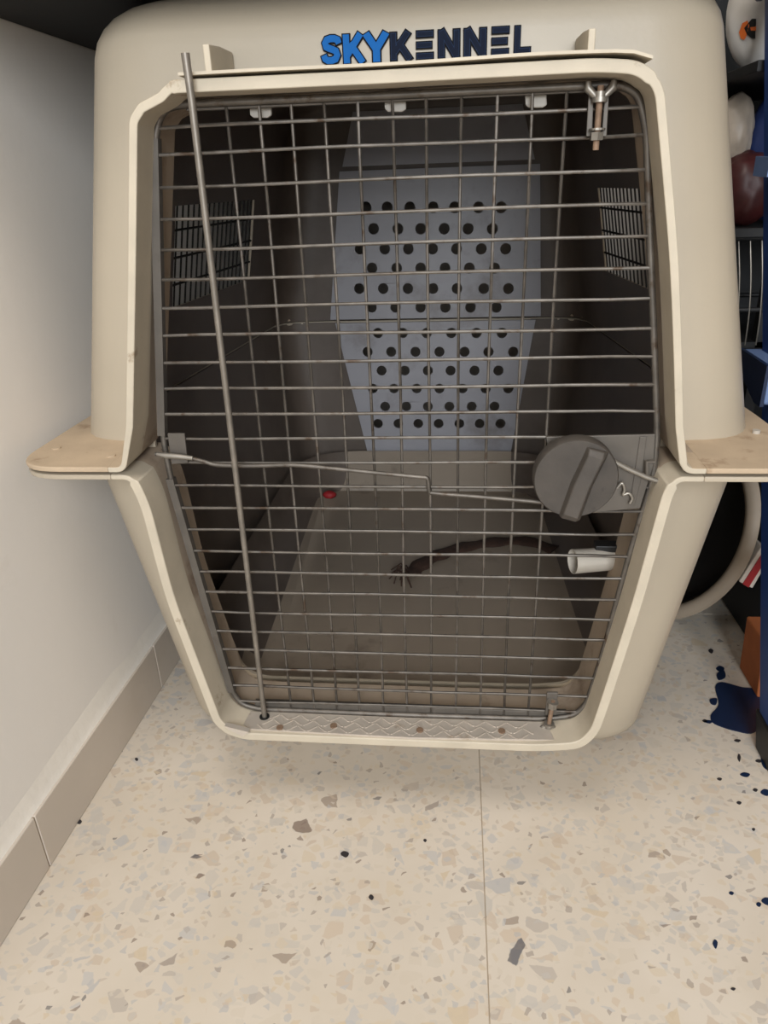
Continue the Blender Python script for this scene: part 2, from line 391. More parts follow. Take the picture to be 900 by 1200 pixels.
def shell(name, rings, cutters):
    bm = loft(rings)
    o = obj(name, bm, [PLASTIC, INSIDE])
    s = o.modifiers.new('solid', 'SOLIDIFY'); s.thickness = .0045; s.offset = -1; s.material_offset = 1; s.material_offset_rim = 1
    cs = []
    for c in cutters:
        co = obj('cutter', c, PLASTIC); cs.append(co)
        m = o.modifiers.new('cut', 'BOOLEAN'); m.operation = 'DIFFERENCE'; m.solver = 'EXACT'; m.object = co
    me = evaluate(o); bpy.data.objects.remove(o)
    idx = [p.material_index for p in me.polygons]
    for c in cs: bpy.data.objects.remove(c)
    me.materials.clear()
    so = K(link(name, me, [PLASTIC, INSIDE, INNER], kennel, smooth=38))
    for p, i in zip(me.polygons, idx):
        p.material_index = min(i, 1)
    return so
shell('upper_shell', rings_up, [cut_u, vents[0], vents[1], bu])
shell('lower_shell', rings_lo, [cut_l, bl_])
for nm, outl, rows in (('rear_vent_panel', pan_u, rows_u), ('rear_vent_panel', pan_l, rows_l)):
    me = curve_plate(nm, outl, holes(rows), .005)
    o = link(nm, me, INNER, kennel, smooth=30)
    me.transform(Matrix.Translation((0, PY, 0)) @ Matrix.Rotation(math.radians(90), 4, 'X'))
    K(o); o['label'] = 'grey perforated vent panel at the back of the kennel'
bm = bmesh.new(); prism(bm, [(-.020, .750), (.345, .750), (.318, .842), (.005, .842)], 'y', PY - .001, PY + .003)
o = part('rear_top_panel', bm, INNER); o['label'] = 'plain grey panel above the perforated one'
# flanges
def flange(z0, z1, notch, yfront, m):
    P = [Vector((XC - notch[0], yfront)), Vector((-.256, yfront)), Vector((-.256, .14)), Vector((-.195, YB + .02)), Vector((2 * XC + .195, YB + .02)), Vector((2 * XC + .256, .14)), Vector((2 * XC + .256, yfront)), Vector((XC + notch[1], yfront))]
    outer = round_path(P, [0, .075, .05, .05, .05, .05, .075, 0], 8)
    ring = rrect(.3785, .3785 * RB, .043, YB - .003, .083)      # starts at front-left corner and runs to the right
    pts = [p for p in ring]
    # inner boundary: from the right notch back round the body to the left notch
    right = [p for p in pts if p.x > XC + notch[1] or p.y > .12]
    k0 = min(range(len(pts)), key=lambda i: (pts[i].y > .05, -pts[i].x))
    seq = pts[k0:] + pts[:k0]
    seq = [p for p in seq if p.y > .0465]
    inner = ([Vector((XC + notch[1], .047))] + seq + [Vector((XC - notch[0], .047))])[::-1]
    def resample(P, keys, n=22):
        # cut the path at the points nearest the keys and spread n points over each piece
        ks = [min(range(len(P)), key=lambda i: (P[i] - k).length) for k in keys]; out = []
        for a, c in zip(ks[:-1], ks[1:]):
            seg = P[a:c + 1]; D = [0]
            for p, q in zip(seg[:-1], seg[1:]): D.append(D[-1] + (q - p).length)
            for t in range(n):
                d = D[-1] * t / n; i = max(k for k in range(len(D)) if D[k] <= d + 1e-9); i = min(i, len(seg) - 2)
                out.append(seg[i].lerp(seg[i + 1], (d - D[i]) / max(1e-9, D[i + 1] - D[i])))
        return out + [P[ks[-1]]]
    O = resample(outer, [outer[0], Vector((-.256, .10)), Vector((-.19, YB)), Vector((2 * XC + .19, YB)), Vector((2 * XC + .256, .10)), outer[-1]])
    I = resample(inner, [inner[0], Vector((-.225, .12)), Vector((-.17, YB - .02)), Vector((2 * XC + .17, YB - .02)), Vector((2 * XC + .225, .12)), inner[-1]])
    bm = bmesh.new()
    V = [[bm.verts.new((p.x, p.y, z)) for p, z in ((o_, z0), (i_, z0), (i_, z1), (o_, z1))] for o_, i_ in zip(O, I)]
    for p, q in zip(V[:-1], V[1:]):
        for k in range(4): bm.faces.new((p[k], p[(k + 1) % 4], q[(k + 1) % 4], q[k]))
    bm.faces.new(V[0]); bm.faces.new(V[-1])
    return part('flange', bm, m, bevel=.0012)
flange(.4600, .4655, (.292, .292), -.042, PLASTIC_DUSTY)
flange(.4510, .4565, (.292, .292), -.040, PLASTIC)
# collars
def rim_th(path, side, flat): return [flat if abs(p.y - path[0].y) < .004 else side for p in path]
bm = bmesh.new(); ribbon(bm, [(p.x, p.y) for p in ru], [.0055 if p.y < .47 else (.0095 if p.y > .782 and p.x > -.03 else .0072) for p in ru], [(-.042, 0), (0, .001), (.052, .002)])
o = part('upper_door_rim', bm, [RIM, SHADE_GRIME, PLASTIC_DUSTY], smooth=40, bevel=.0008)
for p in o.data.polygons:
    if p.center.z < .4665 and p.normal.z > .6: p.material_index = 2
    if p.center.y > .002: p.material_index = 1  # behind the door: shade put into the rim colour
bm = bmesh.new(); ribbon(bm, [(p.x, p.y) for p in rl], [.0055 if p.y > .448 else .0105 for p in rl], [(-.040, 0), (0, .001), (.058, .002)])
o = part('lower_door_rim', bm, [RIM, SHADE_GRIME], smooth=40, bevel=.0012)
for p in o.data.polygons:
    if p.center.y > .002: p.material_index = 1  # ledge behind the door gets the shade-darkened, grimy colour
# thin lip lying over the top rim
bm = bmesh.new(); n = 26
A = []
for k in range(n + 1):
    t = k / n; x = -.022 + t * .367; z = .8008 + .0012 * math.sin(9 * t + 1) * t - (max(0, x - .325) ** 1.5) * 1.6
    A.append([bm.verts.new((x, y, z + dz)) for y in (-.046, .044) for dz in (0, .0022)])
for a, c in zip(A[:-1], A[1:]):
    for i, j in ((0, 1), (1, 3), (3, 2), (2, 0)): bm.faces.new((a[i], a[j], c[j], c[i]))
bm.faces.new(A[0]); bm.faces.new(A[-1])
part('top_lip', bm, RIM, smooth=40)
# stiffening fins between lip and front wall
for px, pt in ((246, 52), (690, 34)):
    c = onY(px, 90, -.02); zt = onY(px, pt, -.02).z
    bm = bmesh.new(); prism(bm, [(-.022, .802), (.048, .802), (.048, zt + .004), (.01, zt + .003), (-.022, zt)], 'x', c.x - .0028, c.x + .0028)
    part('stiffening_fin', bm, RIM, bevel=.001)
# interior pan: flat middle, coved sides
bm = bmesh.new()
prof = [(0.0, .080), (.02, .0815), (.05, .090), (.078, .108), (.094, .135), (.100, .175)]
def pan_ring(d, z):
    P = [Vector((-.062 - d, .108 - d * .40)), Vector((.384 + d * .72, .108 - d * .40)), Vector((.370 + d * .5, .812 + d * .05)), Vector((-.100 - d * .40, .812 + d * .05))]
    return round_path(P, .05 + d * .9, 6, True)
R = [[bm.verts.new((p.x, p.y, .08 + (z - .08) * min(1, .40 + .6 * max(0, (p.y - .10) / .14)))) for p in pan_ring(d, z)] for d, z in prof]
n = len(R[0])
bm.faces.new(R[0])
for a, c in zip(R[:-1], R[1:]):
    for i in range(n): bm.faces.new((a[i], a[(i + 1) % n], c[(i + 1) % n], c[i]))
for f in bm.faces: f.normal_update()
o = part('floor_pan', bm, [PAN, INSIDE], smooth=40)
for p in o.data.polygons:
    if abs(p.normal.x) > .22: p.material_index = 1  # side coves take the shade-darkened interior colour
# vents: frame bars and wires
for s, xw in ((-1, None), (1, None)):
    def xs(z, y): return XC + s * (hw_up(z) * (1 - (1 - RB) * (y - .05) / .8) - .003)
    for k in range(17):
        y = .31 + k * .0188
        bm = bmesh.new(); tube(bm, [(xs(.565, y), y, .565), (xs(.705, y), y, .705)], .0013, 6); part('vent_wire', bm, DARKWIRE)
    for z in (.60, .635, .67):
        bm = bmesh.new(); tube(bm, [(xs(z, .295), .295, z), (xs(z, .625), .625, z)], .0017, 6); part('vent_wire', bm, DARKWIRE)

# ---- door
door_path = [(-.055, .783), (-.066, .762), (-.080, .662), (-.105, .486), (-.104, .437), (-.087, .289), (-.070, .150), (-.060, .1345), (-.040, .1285), (.147, .1275), (.311, .129), (.343, .1355), (.356, .152), (.368, .220), (.383, .342), (.398, .439), (.397, .484), (.383, .576), (.371, .651), (.356, .752), (.346, .778), (.330, .7845), (.138, .7845), (-.035, .7855)]
dp = round_path([Vector(p) for p in door_path], [.012, .012, .03, .02, .02, .03, .02, .01, .01, .05, .02, .01, .02, .03, .03, .02, .02, .03, .03, .02, .012, .01, .05, .01], 4, True)
bm = bmesh.new(); tube(bm, [(p.x, 0.0, p.y) for p in dp], .0034, 8, closed=True)
door = part('wire_door', bm, WIRE, smooth=60); door['label'] = 'galvanised wire mesh door with a turning knob latch'
def dsub(name, bm, m, **kw):
    o = obj(name, bm, m, door, **kw); o.matrix_parent_inverse = Matrix.Identity(4); return o
def span_x(z):
    X = []
    for a, c in zip(dp, dp[1:] + dp[:1]):
        if (a.y - z) * (c.y - z) < 0: X.append(a.x + (c.x - a.x) * (z - a.y) / (c.y - a.y))
    return min(X), max(X)
SZ = .0264757
zs = [.768] + [.8 - SZ * j for j in range(2, 25)] + [.1415]
for j, z in enumerate(zs):
    x0, x1 = span_x(z); n = 12; bm = bmesh.new(); ph = random.uniform(0, 6)
    if j == 12: x0 += .012
    tube(bm, [(x0 + (x1 - x0) * k / n, -.0010 + random.uniform(-.0004, .0004), z + .0007 * math.sin(ph + 5 * k / n) * (0 < k < n)) for k in range(n + 1)], .00165, 6)
    dsub('horizontal_wire', bm, WIRE, smooth=60)
for i in range(11):
    n = 16; bm = bmesh.new(); x = .029 * i; z0, z1 = .1235, .786; ph = random.uniform(0, 6)
    tube(bm, [(x + .0008 * math.sin(ph + 6 * k / n), .0016, z0 + (z1 - z0) * k / n) for k in range(n + 1)], .00158, 6)
    dsub('vertical_wire', bm, WIRE, smooth=60)
# galvanised channel strip along left, right and foot of the door frame
for seg, dx in (([(-.067, .76), (-.081, .662), (-.106, .486)], .004), ([(-.105, .437), (-.088, .289), (-.072, .155)], .004)):
    bm = bmesh.new(); P = [Vector(p) for p in seg]
    V = [[bm.verts.new((p.x + sx, y, p.y)) for sx, y in ((-.003, -.004), (.005, -.004), (.005, .005), (-.003, .005))] for p in P]
    for a, c in zip(V[:-1], V[1:]):
        for k in range(4): bm.faces.new((a[k], a[(k + 1) % 4], c[(k + 1) % 4], c[k]))
    bm.faces.new(V[0]); bm.faces.new(V[-1]); dsub('frame_channel', bm, STEEL)
bm = bmesh.new(); box(bm, -.045, .335, .001, .008, .128, .1385); dsub('frame_channel', bm, STEEL, bevel=.001)
bm = bmesh.new(); box(bm, -.035, .335, .001, .006, .780, .785); dsub('frame_channel', bm, STEEL, bevel=.001)
# long hinge rod
top, mid, bot = onY(217, 62, -.056), onY(225, 120, -.054), onZ(310, 840, .127)
bm = bmesh.new(); P = [top, top.lerp(mid, .5), mid] + [mid.lerp(bot, t) for t in (.1, .3, .5, .7, .9, .985)]
tube(bm, [tuple(p) for p in P] + [(bot.x, bot.y, .120)], [.0034, .0032] + [.0031] * 8, 10)
dsub('hinge_rod', bm, ROD, smooth=50)
bm = bmesh.new(); cyl(bm, (bot.x, bot.y, .1272), (0, 0, 1), .0062, .0016, 18); dsub('rod_socket', bm, BLACKP, smooth=40)
# latch rod, bent
lp = [(182, 532), (206, 534), (224, 537), (240, 541), (256, 545), (300, 546), (345, 545), (400, 550), (450, 555), (492, 559), (501, 561), (503, 575), (510, 578), (560, 582), (640, 589)]
P = [onY(x, y, -.010) for x, y in lp]
bm = bmesh.new(); tube(bm, [tuple(p) for p in catmull(P, 4)], .0023, 8); dsub('latch_rod', bm, WIRE, smooth=60)
P = [onY(x, y, -.014) for x, y in ((712, 537), (735, 549), (757, 559), (774, 565))]
bm = bmesh.new(); tube(bm, [tuple(p) for p in P], .0027, 8); dsub('latch_rod', bm, CHROME, smooth=60)
P = [onY(x, y, -.012) for x, y in ((184, 532), (196, 534), (210, 535), (226, 537))]
bm = bmesh.new(); tube(bm, [tuple(p) for p in P], [.0022, .0034, .0030, .0026], 8); dsub('rod_tip', bm, CHROME, smooth=60)
# left sheet clip
def plate(px, Y, th, m, name, bev=.0006):
    bm = bmesh.new(); V = [onY(x, y, Y) for x, y in px]; prism(bm, [(v.x, v.z) for v in V], 'y', Y, Y + th); return dsub(name, bm, m, bevel=bev)
plate([(196, 508), (216, 508), (220, 543), (201, 544)], -.0060, .003, STEEL, 'sheet_clip')
# knob, plate and bolts at the right
plate([(640, 512), (768, 509), (766, 545), (750, 596), (700, 600), (655, 600)], -.0062, .003, STEEL, 'latch_plate')
KC = onY(675, 562, -.034); KR = .0405
bm = bmesh.new()
prof = [(.0, .0), (KR * .97, .0), (KR, .0018), (KR, .016), (KR * .96, .0175), (0, .0175)]
n = 56; prev = None
for r, dy in prof:
    ring = [bm.verts.new((KC.x + max(r, 1e-4) * math.cos(2 * math.pi * k / n), KC.y + dy, KC.z + max(r, 1e-4) * math.sin(2 * math.pi * k / n))) for k in range(n)]
    if prev:
        for k in range(n): bm.faces.new((prev[k], prev[(k + 1) % n], ring[(k + 1) % n], ring[k]))
    prev = ring
bmesh.ops.remove_doubles(bm, verts=bm.verts[:], dist=1e-3)
dsub('knob_dial', bm, KNOB, smooth=35)
ga, gb = onY(691, 524, KC.y), onY(661, 606, KC.y); d = (ga - gb); L_ = d.length; d.normalize()
nr = Vector((d.z, 0, -d.x))
bm = bmesh.new(); c0 = (ga + gb) / 2
def gp(u, v, y): q = c0 + d * u + nr * v; return (q.x, KC.y + y, q.z)
sec = [(-.006, 0.001), (-.0035, -.008), (.0105, -.0105), (.0165, 0.001)]
V = [[bm.verts.new(gp(u, v + (.003 if u > 0 else 0), y * (1 if abs(u) < L_ * .45 else .6))) for v, y in sec] for u in (-L_ / 2, -L_ * .42, 0, L_ * .42, L_ / 2)]
for a, c in zip(V[:-1], V[1:]):
    for k in range(4): bm.faces.new((a[k], a[(k + 1) % 4], c[(k + 1) % 4], c[k]))
bm.faces.new(V[0]); bm.faces.new(V[-1]); dsub('knob_grip', bm, KNOB, bevel=.0012)
bm = bmesh.new(); cyl(bm, (KC.x, -.012, KC.z), (0, 1, 0), .022, .014, 24); dsub('knob_boss', bm, BLACKP, smooth=40)
# small hook loop on the plate, and the catch loop on the frame
P = [onY(x, y, -.011) for x, y in ((723, 572), (729, 566), (732, 574), (730, 580), (737, 578), (741, 584), (738, 590))]
bm = bmesh.new(); tube(bm, [tuple(p) for p in catmull(P, 4)], .0016, 7); dsub('latch_hook', bm, CHROME, smooth=60)
P = [onY(x, y, -.013) for x, y in ((768, 541), (758, 541), (758, 561), (770, 564))]
bm = bmesh.new(); tube(bm, [tuple(p) for p in P], .0020, 7); dsub('catch_loop', bm, STEEL, smooth=60)
plate([(750, 512), (758, 512), (752, 560), (744, 592), (738, 592)], -.0074, .003, STEEL, 'plate_fold')
# wing-nut bolts
def wing_bolt(top, foot, Y, wing_t, sgn):
    a, c = onY(*top, Y), onY(*foot, Y); ax = (a - c).normalized(); L2 = (a - c).length
    bm = bmesh.new(); tube(bm, [tuple(c), tuple(a)], .0026, 10); dsub('bolt', bm, RUST, smooth=50)
    wc = c + (a - c) * wing_t
    bm = bmesh.new(); cyl(bm, wc, ax, .0062, .0035, 16); cyl(bm, wc + ax * .003 * sgn, ax, .0048, .006, 14)
    for s in (-1, 1):
        p0 = wc + Vector((s * .003, 0, 0)) + ax * .002 * sgn; p1 = wc + Vector((s * .0098, 0, 0)) + ax * .0085 * sgn; p2 = wc + Vector((s * .0102, 0, 0)) + ax * .0135 * sgn
        tube(bm, [tuple(p0), tuple(p1), tuple(p2)], [.0026, .0036, .0020], 8)
    dsub('wing_nut', bm, CHROME, smooth=50)
    nc = c + (a - c) * (.22 if sgn > 0 else .86)
    bm = bmesh.new(); cyl(bm, nc, ax, .0054, .006, 6); cyl(bm, nc + ax * .005, ax, .0066, .0016, 16); dsub('hex_nut', bm, CHROME)
wing_bolt((704, 100), (698, 176), -.012, .78, 1)
wing_bolt((648, 822), (642, 856), -.012, .22, -1)
plate([(690, 108), (696, 108), (694, 160), (687, 160)], -.0075, .002, STEEL, 'bolt_bracket')
plate([(709, 108), (714, 108), (711, 160), (705, 160)], -.0075, .002, STEEL, 'bolt_bracket')
plate([(641, 812), (654, 812), (652, 838), (639, 838)], -.0065, .003, STEEL, 'bolt_bracket')
# hanging milky clips inside the top rim
for x, y in ((305, 129), (463, 122), (628, 117)):
    bm = bmesh.new(); V = [onY(x + a, y + c, .012) for a, c in ((-13, -13), (12, -14), (13, 6), (8, 9), (-8, 9), (-12, 6))]
    prism(bm, [(v.x, v.z) for v in V], 'y', .012, .016); o = part('rim_clip', bm, CLIP, bevel=.001)
# white stub of pipe on the right inner wall
a, c = onY(671, 658, .045), onY(726, 654, .060)
bm = bmesh.new(); ax = (c - a).normalized(); n = 22
u = Vector((0, 0, 1)); u = (u - ax * u.dot(ax)).normalized(); v = ax.cross(u)
R = [[bm.verts.new(p + (u * math.cos(2 * math.pi * k / n) + v * math.sin(2 * math.pi * k / n)) * r) for k in range(n)] for p, r in ((c, .0112), (a, .0135), (a, .0142), (c, .0132))]
for i in range(4):
    A_, B_ = R[i], R[(i + 1) % 4]
    for k in range(n): bm.faces.new((A_[k], A_[(k + 1) % n], B_[(k + 1) % n], B_[k]))
part('pipe_stub', bm, WHITEP, smooth=40)
bm = bmesh.new(); box(bm, c.x - .03, c.x + .004, .050, .066, c.z + .012, c.z + .020); part('pipe_bracket', bm, BLACKP, bevel=.001)
# tread plate sill with raised bars and screws
bm = bmesh.new()
sill_poly = [onZ(x, y, .1268) for x, y in ((272, 843), (284, 833), (480, 841), (640, 846), (672, 847), (676, 860), (655, 867), (480, 864), (294, 854))]
prism(bm, [(p.x, p.y) for p in sill_poly], 'z', .1236, .1268)
sill = part('tread_plate_sill', bm, ALU)
bm = bmesh.new(); x = -.03; k = 0
while x < .295:
    for row in range(3):
        s = 1 if (k + row) % 2 else -1; cy = -.0305 + row * .0095; cx = x + (row % 2) * .006
        prism(bm, [(cx - .0045 * s - .001, cy - .004), (cx - .0045 * s + .001, cy - .004), (cx + .0045 * s + .001, cy + .004), (cx + .0045 * s - .001, cy + .004)], 'z', .1266, .1275)
    x += .0125; k += 1
o = obj('raised_tread', bm, ALU, sill); o['kind'] = 'stuff'
for x, y in ((328, 853), (391, 851), (492, 856), (588, 857)):
    c = onZ(x, y, .127); bm = bmesh.new(); cyl(bm, (c.x, c.y, .1276), (0, 0, 1), .0042, .0016, 16); obj('rusty_screw', bm, RUST, sill, smooth=40)
# bent end of the sill at the left
bm = bmesh.new(); V = [onY(x, y, -.040) for x, y in ((264, 849), (292, 856), (286, 861), (268, 853))]
prism(bm, [(v.x, v.z) for v in V], 'y', -.043, -.036); obj('bent_end', bm, ALU, sill)
# black flange nuts
for x, y in ((133, 556), (825, 564)):
    c = onY(x, y, -.010); bm = bmesh.new(); box(bm, c.x - .0105, c.x + .0105, -.016, .004, .4475, .4512); cyl(bm, (c.x, -.008, .4455), (0, 0, 1), .0055, .006, 10)
    part('flange_nut', bm, BLACKP)
c = onZ(886, 507, .466); bm = bmesh.new(); cyl(bm, (c.x, c.y, .467), (0, 0, 1), .004, .004, 12); part('flange_screw', bm, WHITEP, smooth=40)
# worn scratches / screw heads on the left flange
for x, y in ((66, 525), (130, 534)):
    c = onZ(x, y, .466); bm = bmesh.new(); cyl(bm, (c.x, c.y, .4660), (0, 0, 1), .005, .002, 14); part('flange_screw', bm, PLASTIC_DUSTY, smooth=40)
# ---- lettering on the front wall
def strokes_of(ch):
    w = .78
    if ch == 'S':
        pts = [(.74, .70), (.70, .82), (.56, .875), (.40, .88), (.24, .84), (.165, .73), (.20, .61), (.34, .545), (.48, .50), (.61, .44), (.655, .31), (.58, .175), (.42, .125), (.25, .13), (.13, .20), (.09, .32)]
        return [('s', pts)]
    if ch == 'K': return [('s', [(.14, 0), (.14, 1)]), ('s', [(.15, .26), (.70, 1.0)]), ('s', [(.28, .70), (.76, 0)])]
    if ch == 'Y': return [('s', [(.10, 1), (.45, .42)]), ('s', [(.78, 1), (.42, .42)]), ('s', [(.44, 0), (.44, .58)])]
    if ch == 'E': return [('s', [(.03, .88), (.76, .88)]), ('s', [(.03, .50), (.70, .50)]), ('s', [(.03, .12), (.76, .12)])]
    if ch == 'N': return [('s', [(.14, 0), (.14, 1)]), ('s', [(.12, 1), (.72, 0)]), ('s', [(.70, 0), (.70, 1)])]
    if ch == 'L': return [('s', [(.14, 0), (.14, 1)]), ('s', [(.14, .12), (.74, .12)])]
word = [('S', 377, 401), ('K', 402, 428), ('Y', 426, 456), ('K', 457, 484), ('E', 487, 511), ('N', 513, 540), ('N', 543, 571), ('E', 575, 599), ('L', 602, 625)]
def stroke_mesh(bm, pts, wdt, conv, y0, y1, ext):
    P = [Vector(p) for p in pts]
    if ext:
        P[0] = P[0] + (P[0] - P[1]).normalized() * ext; P[-1] = P[-1] + (P[-1] - P[-2]).normalized() * ext
    nr = normals2(P)
    A = [P[i] + nr[i] * wdt / 2 for i in range(len(P))]; C_ = [P[i] - nr[i] * wdt / 2 for i in range(len(P))]
    n = len(P)
    V = [[bm.verts.new((conv(v)[0], y, conv(v)[1])) for v, y in ((A[i], y0), (C_[i], y0), (C_[i], y1), (A[i], y1))] for i in range(n)]
    for a, c in zip(V[:-1], V[1:]):
        for k in range(4): bm.faces.new((a[k], a[(k + 1) % 4], c[(k + 1) % 4], c[k]))
    bm.faces.new(V[0]); bm.faces.new(V[-1])
HL = .0235
for i, (ch, xa, xb) in enumerate(word):
    X0 = onY(xa, 58, .050); X1 = onY(xb, 58, .050); zb = .8175; sxx = (X1.x - X0.x) / .86
    zb = onY((xa + xb) / 2, 75.5 - (xa - 377) * .052, .050).z; HL = onY((xa + xb) / 2, 41.5 - (xa - 377) * .052, .050).z - zb
    conv = lambda v, X0=X0, sxx=sxx, zb=zb, HL=HL: (X0.x + v.x * sxx, zb + v.y * HL)
    isE = ch == 'E'; sw = .25 if not isE else .23
    layers = [(LK, sw + .08, .04, .0000), (LB if i < 3 else LK, sw - .01, 0, .0003)]
    if i >= 3: layers = [(LK, sw + .05, .02, 0), (LG, sw - .05, -.035, .0003), (LN, sw - .085, -.055, .0006)]
    root = None
    for m, wd, ext, dy in layers:
        bm = bmesh.new()
        for kk, (_, pts) in enumerate(strokes_of(ch)):
            stroke_mesh(bm, pts, wd, conv, .0485 - dy - kk * .00006, .054 - dy, ext)
        if root is None: root = part('logo_letter', bm, m)
        else: obj('letter_fill', bm, m, root)

# ------------------------------------------------------------------ things inside the kennel
P = [onZ(x, y, .092) for x, y in ((480, 670), (490, 660), (510, 648), (540, 638), (575, 632), (615, 630), (650, 640))]
bm = bmesh.new(); Q = catmull(P, 5)
tube(bm, [(p.x, p.y, .092 + .0015 * math.sin(i)) for i, p in enumerate(Q)], [.017 + .003 * math.sin(i * 1.3) - (.006 if i < 2 else 0) for i in range(len(Q))], 9)
for v in bm.verts: v.co.z = max(.0815, .0815 + (v.co.z - .082) * .28)
rope = obj('chewed_strap', bm, ROPE, smooth=70); tag(rope, 'dark brown curved chewed strap lying on the kennel floor', 'strap')
bm = bmesh.new()
for k in range(16):
    a = random.uniform(1.8, 4.6); q = P[0]; l = random.uniform(.02, .045)
    tube(bm, [(q.x, q.y, .088), (q.x + l * .6 * math.cos(a), q.y + l * .6 * math.sin(a), .09 + random.uniform(0, .012)), (q.x + l * math.cos(a + .3), q.y + l * math.sin(a + .3), .084)], .0012, 5)
o = obj('frayed_end', bm, ROPE, rope); o['kind'] = 'stuff'
c = onZ(380, 577, .100); bm = bmesh.new(); bmesh.ops.create_icosphere(bm, subdivisions=2, radius=.012)
for v in bm.verts: v.co = Vector((v.co.x * 1.3, v.co.y, v.co.z * .8)) * random.uniform(.85, 1.1) + Vector((c.x + .01, .76, .0925))
tag(obj('red_scrap', bm, REDM, smooth=80), 'tiny red scrap at the back left of the kennel floor', 'scrap')

# ------------------------------------------------------------------ black table over the kennel
tb = thing('black_table', 'matt black table board close above the kennel roof', 'table', (.15, .5, 0))
def tpart(name, bm, m, root, **kw):
    o = obj(name, bm, m, root, **kw); o.matrix_parent_inverse = Matrix.Translation(-root.location); return o
bm = bmesh.new(); prism(bm, [(wallx(-.03) + .001, -.03), (wallx(1.24) + .001, 1.24), (.475, 1.24), (.475, -.03)], 'z', .8845, .925); tpart('table_top', bm, TABLE, tb, bevel=.002)
for x, y in ((-.215, 1.19), (.44, 1.19)):
    bm = bmesh.new(); box(bm, x - .02, x + .02, y - .02, y + .02, 0, .884); tpart('table_leg', bm, TABLE, tb, bevel=.002)
for x in (-.215, .44):
    bm = bmesh.new(); box(bm, x - .012, x + .012, .97, 1.20, .84, .884); tpart('table_brace', bm, TABLE, tb, bevel=.002)

# ------------------------------------------------------------------ blue ladder at the right
lad = thing('step_ladder', 'blue ladder with pale blue steps leaning back beside the kennel', 'ladder', (.85, .3, 0))
def rail_y(z): return .058 + z * (.435 - .058) / .818
ang = math.atan2(.435 - .058, .818)
for x0 in (.614, .88):
    bm = bmesh.new(); P = [(rail_y(0), 0), (rail_y(1.1), 1.1), (rail_y(1.1) + .045, 1.1), (rail_y(0) + .045, 0)]
    prism(bm, P, 'x', x0, x0 + .024); tpart('ladder_rail', bm, BLUE, lad, bevel=.003)
    bm = bmesh.new(); P = [(rail_y(0) - .006, 0), (rail_y(.05) - .006, .05), (rail_y(.05) + .05, .05), (rail_y(0) + .05, 0)]
    prism(bm, P, 'x', x0 - .003, x0 + .027); tpart('rubber_foot', bm, BLACKP, lad, bevel=.003)
for z, x0, x1, w_ in ((.245, .638, .88, 0), (.493, .592, .93, 1), (.731, .594, .93, 2), (.97, .592, .93, 1)):
    y0 = rail_y(z) + (-.045 if w_ else .01)
    bm = bmesh.new(); hh = .020 if w_ == 2 else .050; dd = (0, .10, .05)[w_] if w_ else .03
    prism(bm, [(y0, z - hh), (y0, z), (y0 + dd, z + .002), (y0 + dd, z - .018), (y0 + .02, z - hh)], 'x', x0, x1)
    st = tpart('ladder_step', bm, BLUEL if w_ else BLUE, lad, bevel=.004)
    if not w_: continue
    bm = bmesh.new(); prism(bm, [(y0 + .001, z - hh - .002), (y0 + .001, z + .001), (y0 + dd, z + .003), (y0 + dd, z - .02), (y0 + .02, z - hh - .002)], 'x', x0 - .004, x0 + .001)
    o = obj('step_end_cap', bm, PAINT if w_ == 1 else BLUEL, st)  # dark blue caps put the shade of the step's side into colour

# ------------------------------------------------------------------ basin, rack and what stands on it
bas = thing('round_basin', 'round black tub with a thick cream rim tipped up behind the kennel', 'basin', (.56, .49, 0))
Rb, th, ln = .18, math.radians(60), math.radians(20)
u = Vector((math.cos(th), -math.sin(th), 0)); nrm = Vector((-math.sin(th), -math.cos(th), 0))
vv = Vector((0, 0, 1)) * math.cos(ln) - nrm * math.sin(ln); dep = u.cross(vv)
if dep.dot(nrm) > 0: dep = -dep
cc = Vector((.56, .49, Rb * math.cos(ln) + .002))
def lathe3(prof, n=64):
    bm = bmesh.new(); R = [[bm.verts.new(cc + (u * math.cos(2 * math.pi * k / n) + vv * math.sin(2 * math.pi * k / n)) * r + dep * d) for k in range(n)] for r, d in prof]
    for a, c in zip(R[:-1], R[1:]):
        for k in range(n): bm.faces.new((a[k], a[(k + 1) % n], c[(k + 1) % n], c[k]))
    return bm
bm = lathe3([(Rb - .024, .012), (Rb - .022, .002), (Rb - .014, -.001), (Rb - .004, .002), (Rb, .009), (Rb - .004, .014)]); tpart('basin_rim', bm, CREAM, bas, smooth=60)
bm = lathe3([(Rb - .023, .010), (Rb - .030, .025), (Rb - .040, .042), (Rb - .05, .046), (.001, .046)]); o = tpart('basin_bowl', bm, BLACKP, bas, smooth=60)
s = o.modifiers.new('solid', 'SOLIDIFY'); s.thickness = .003

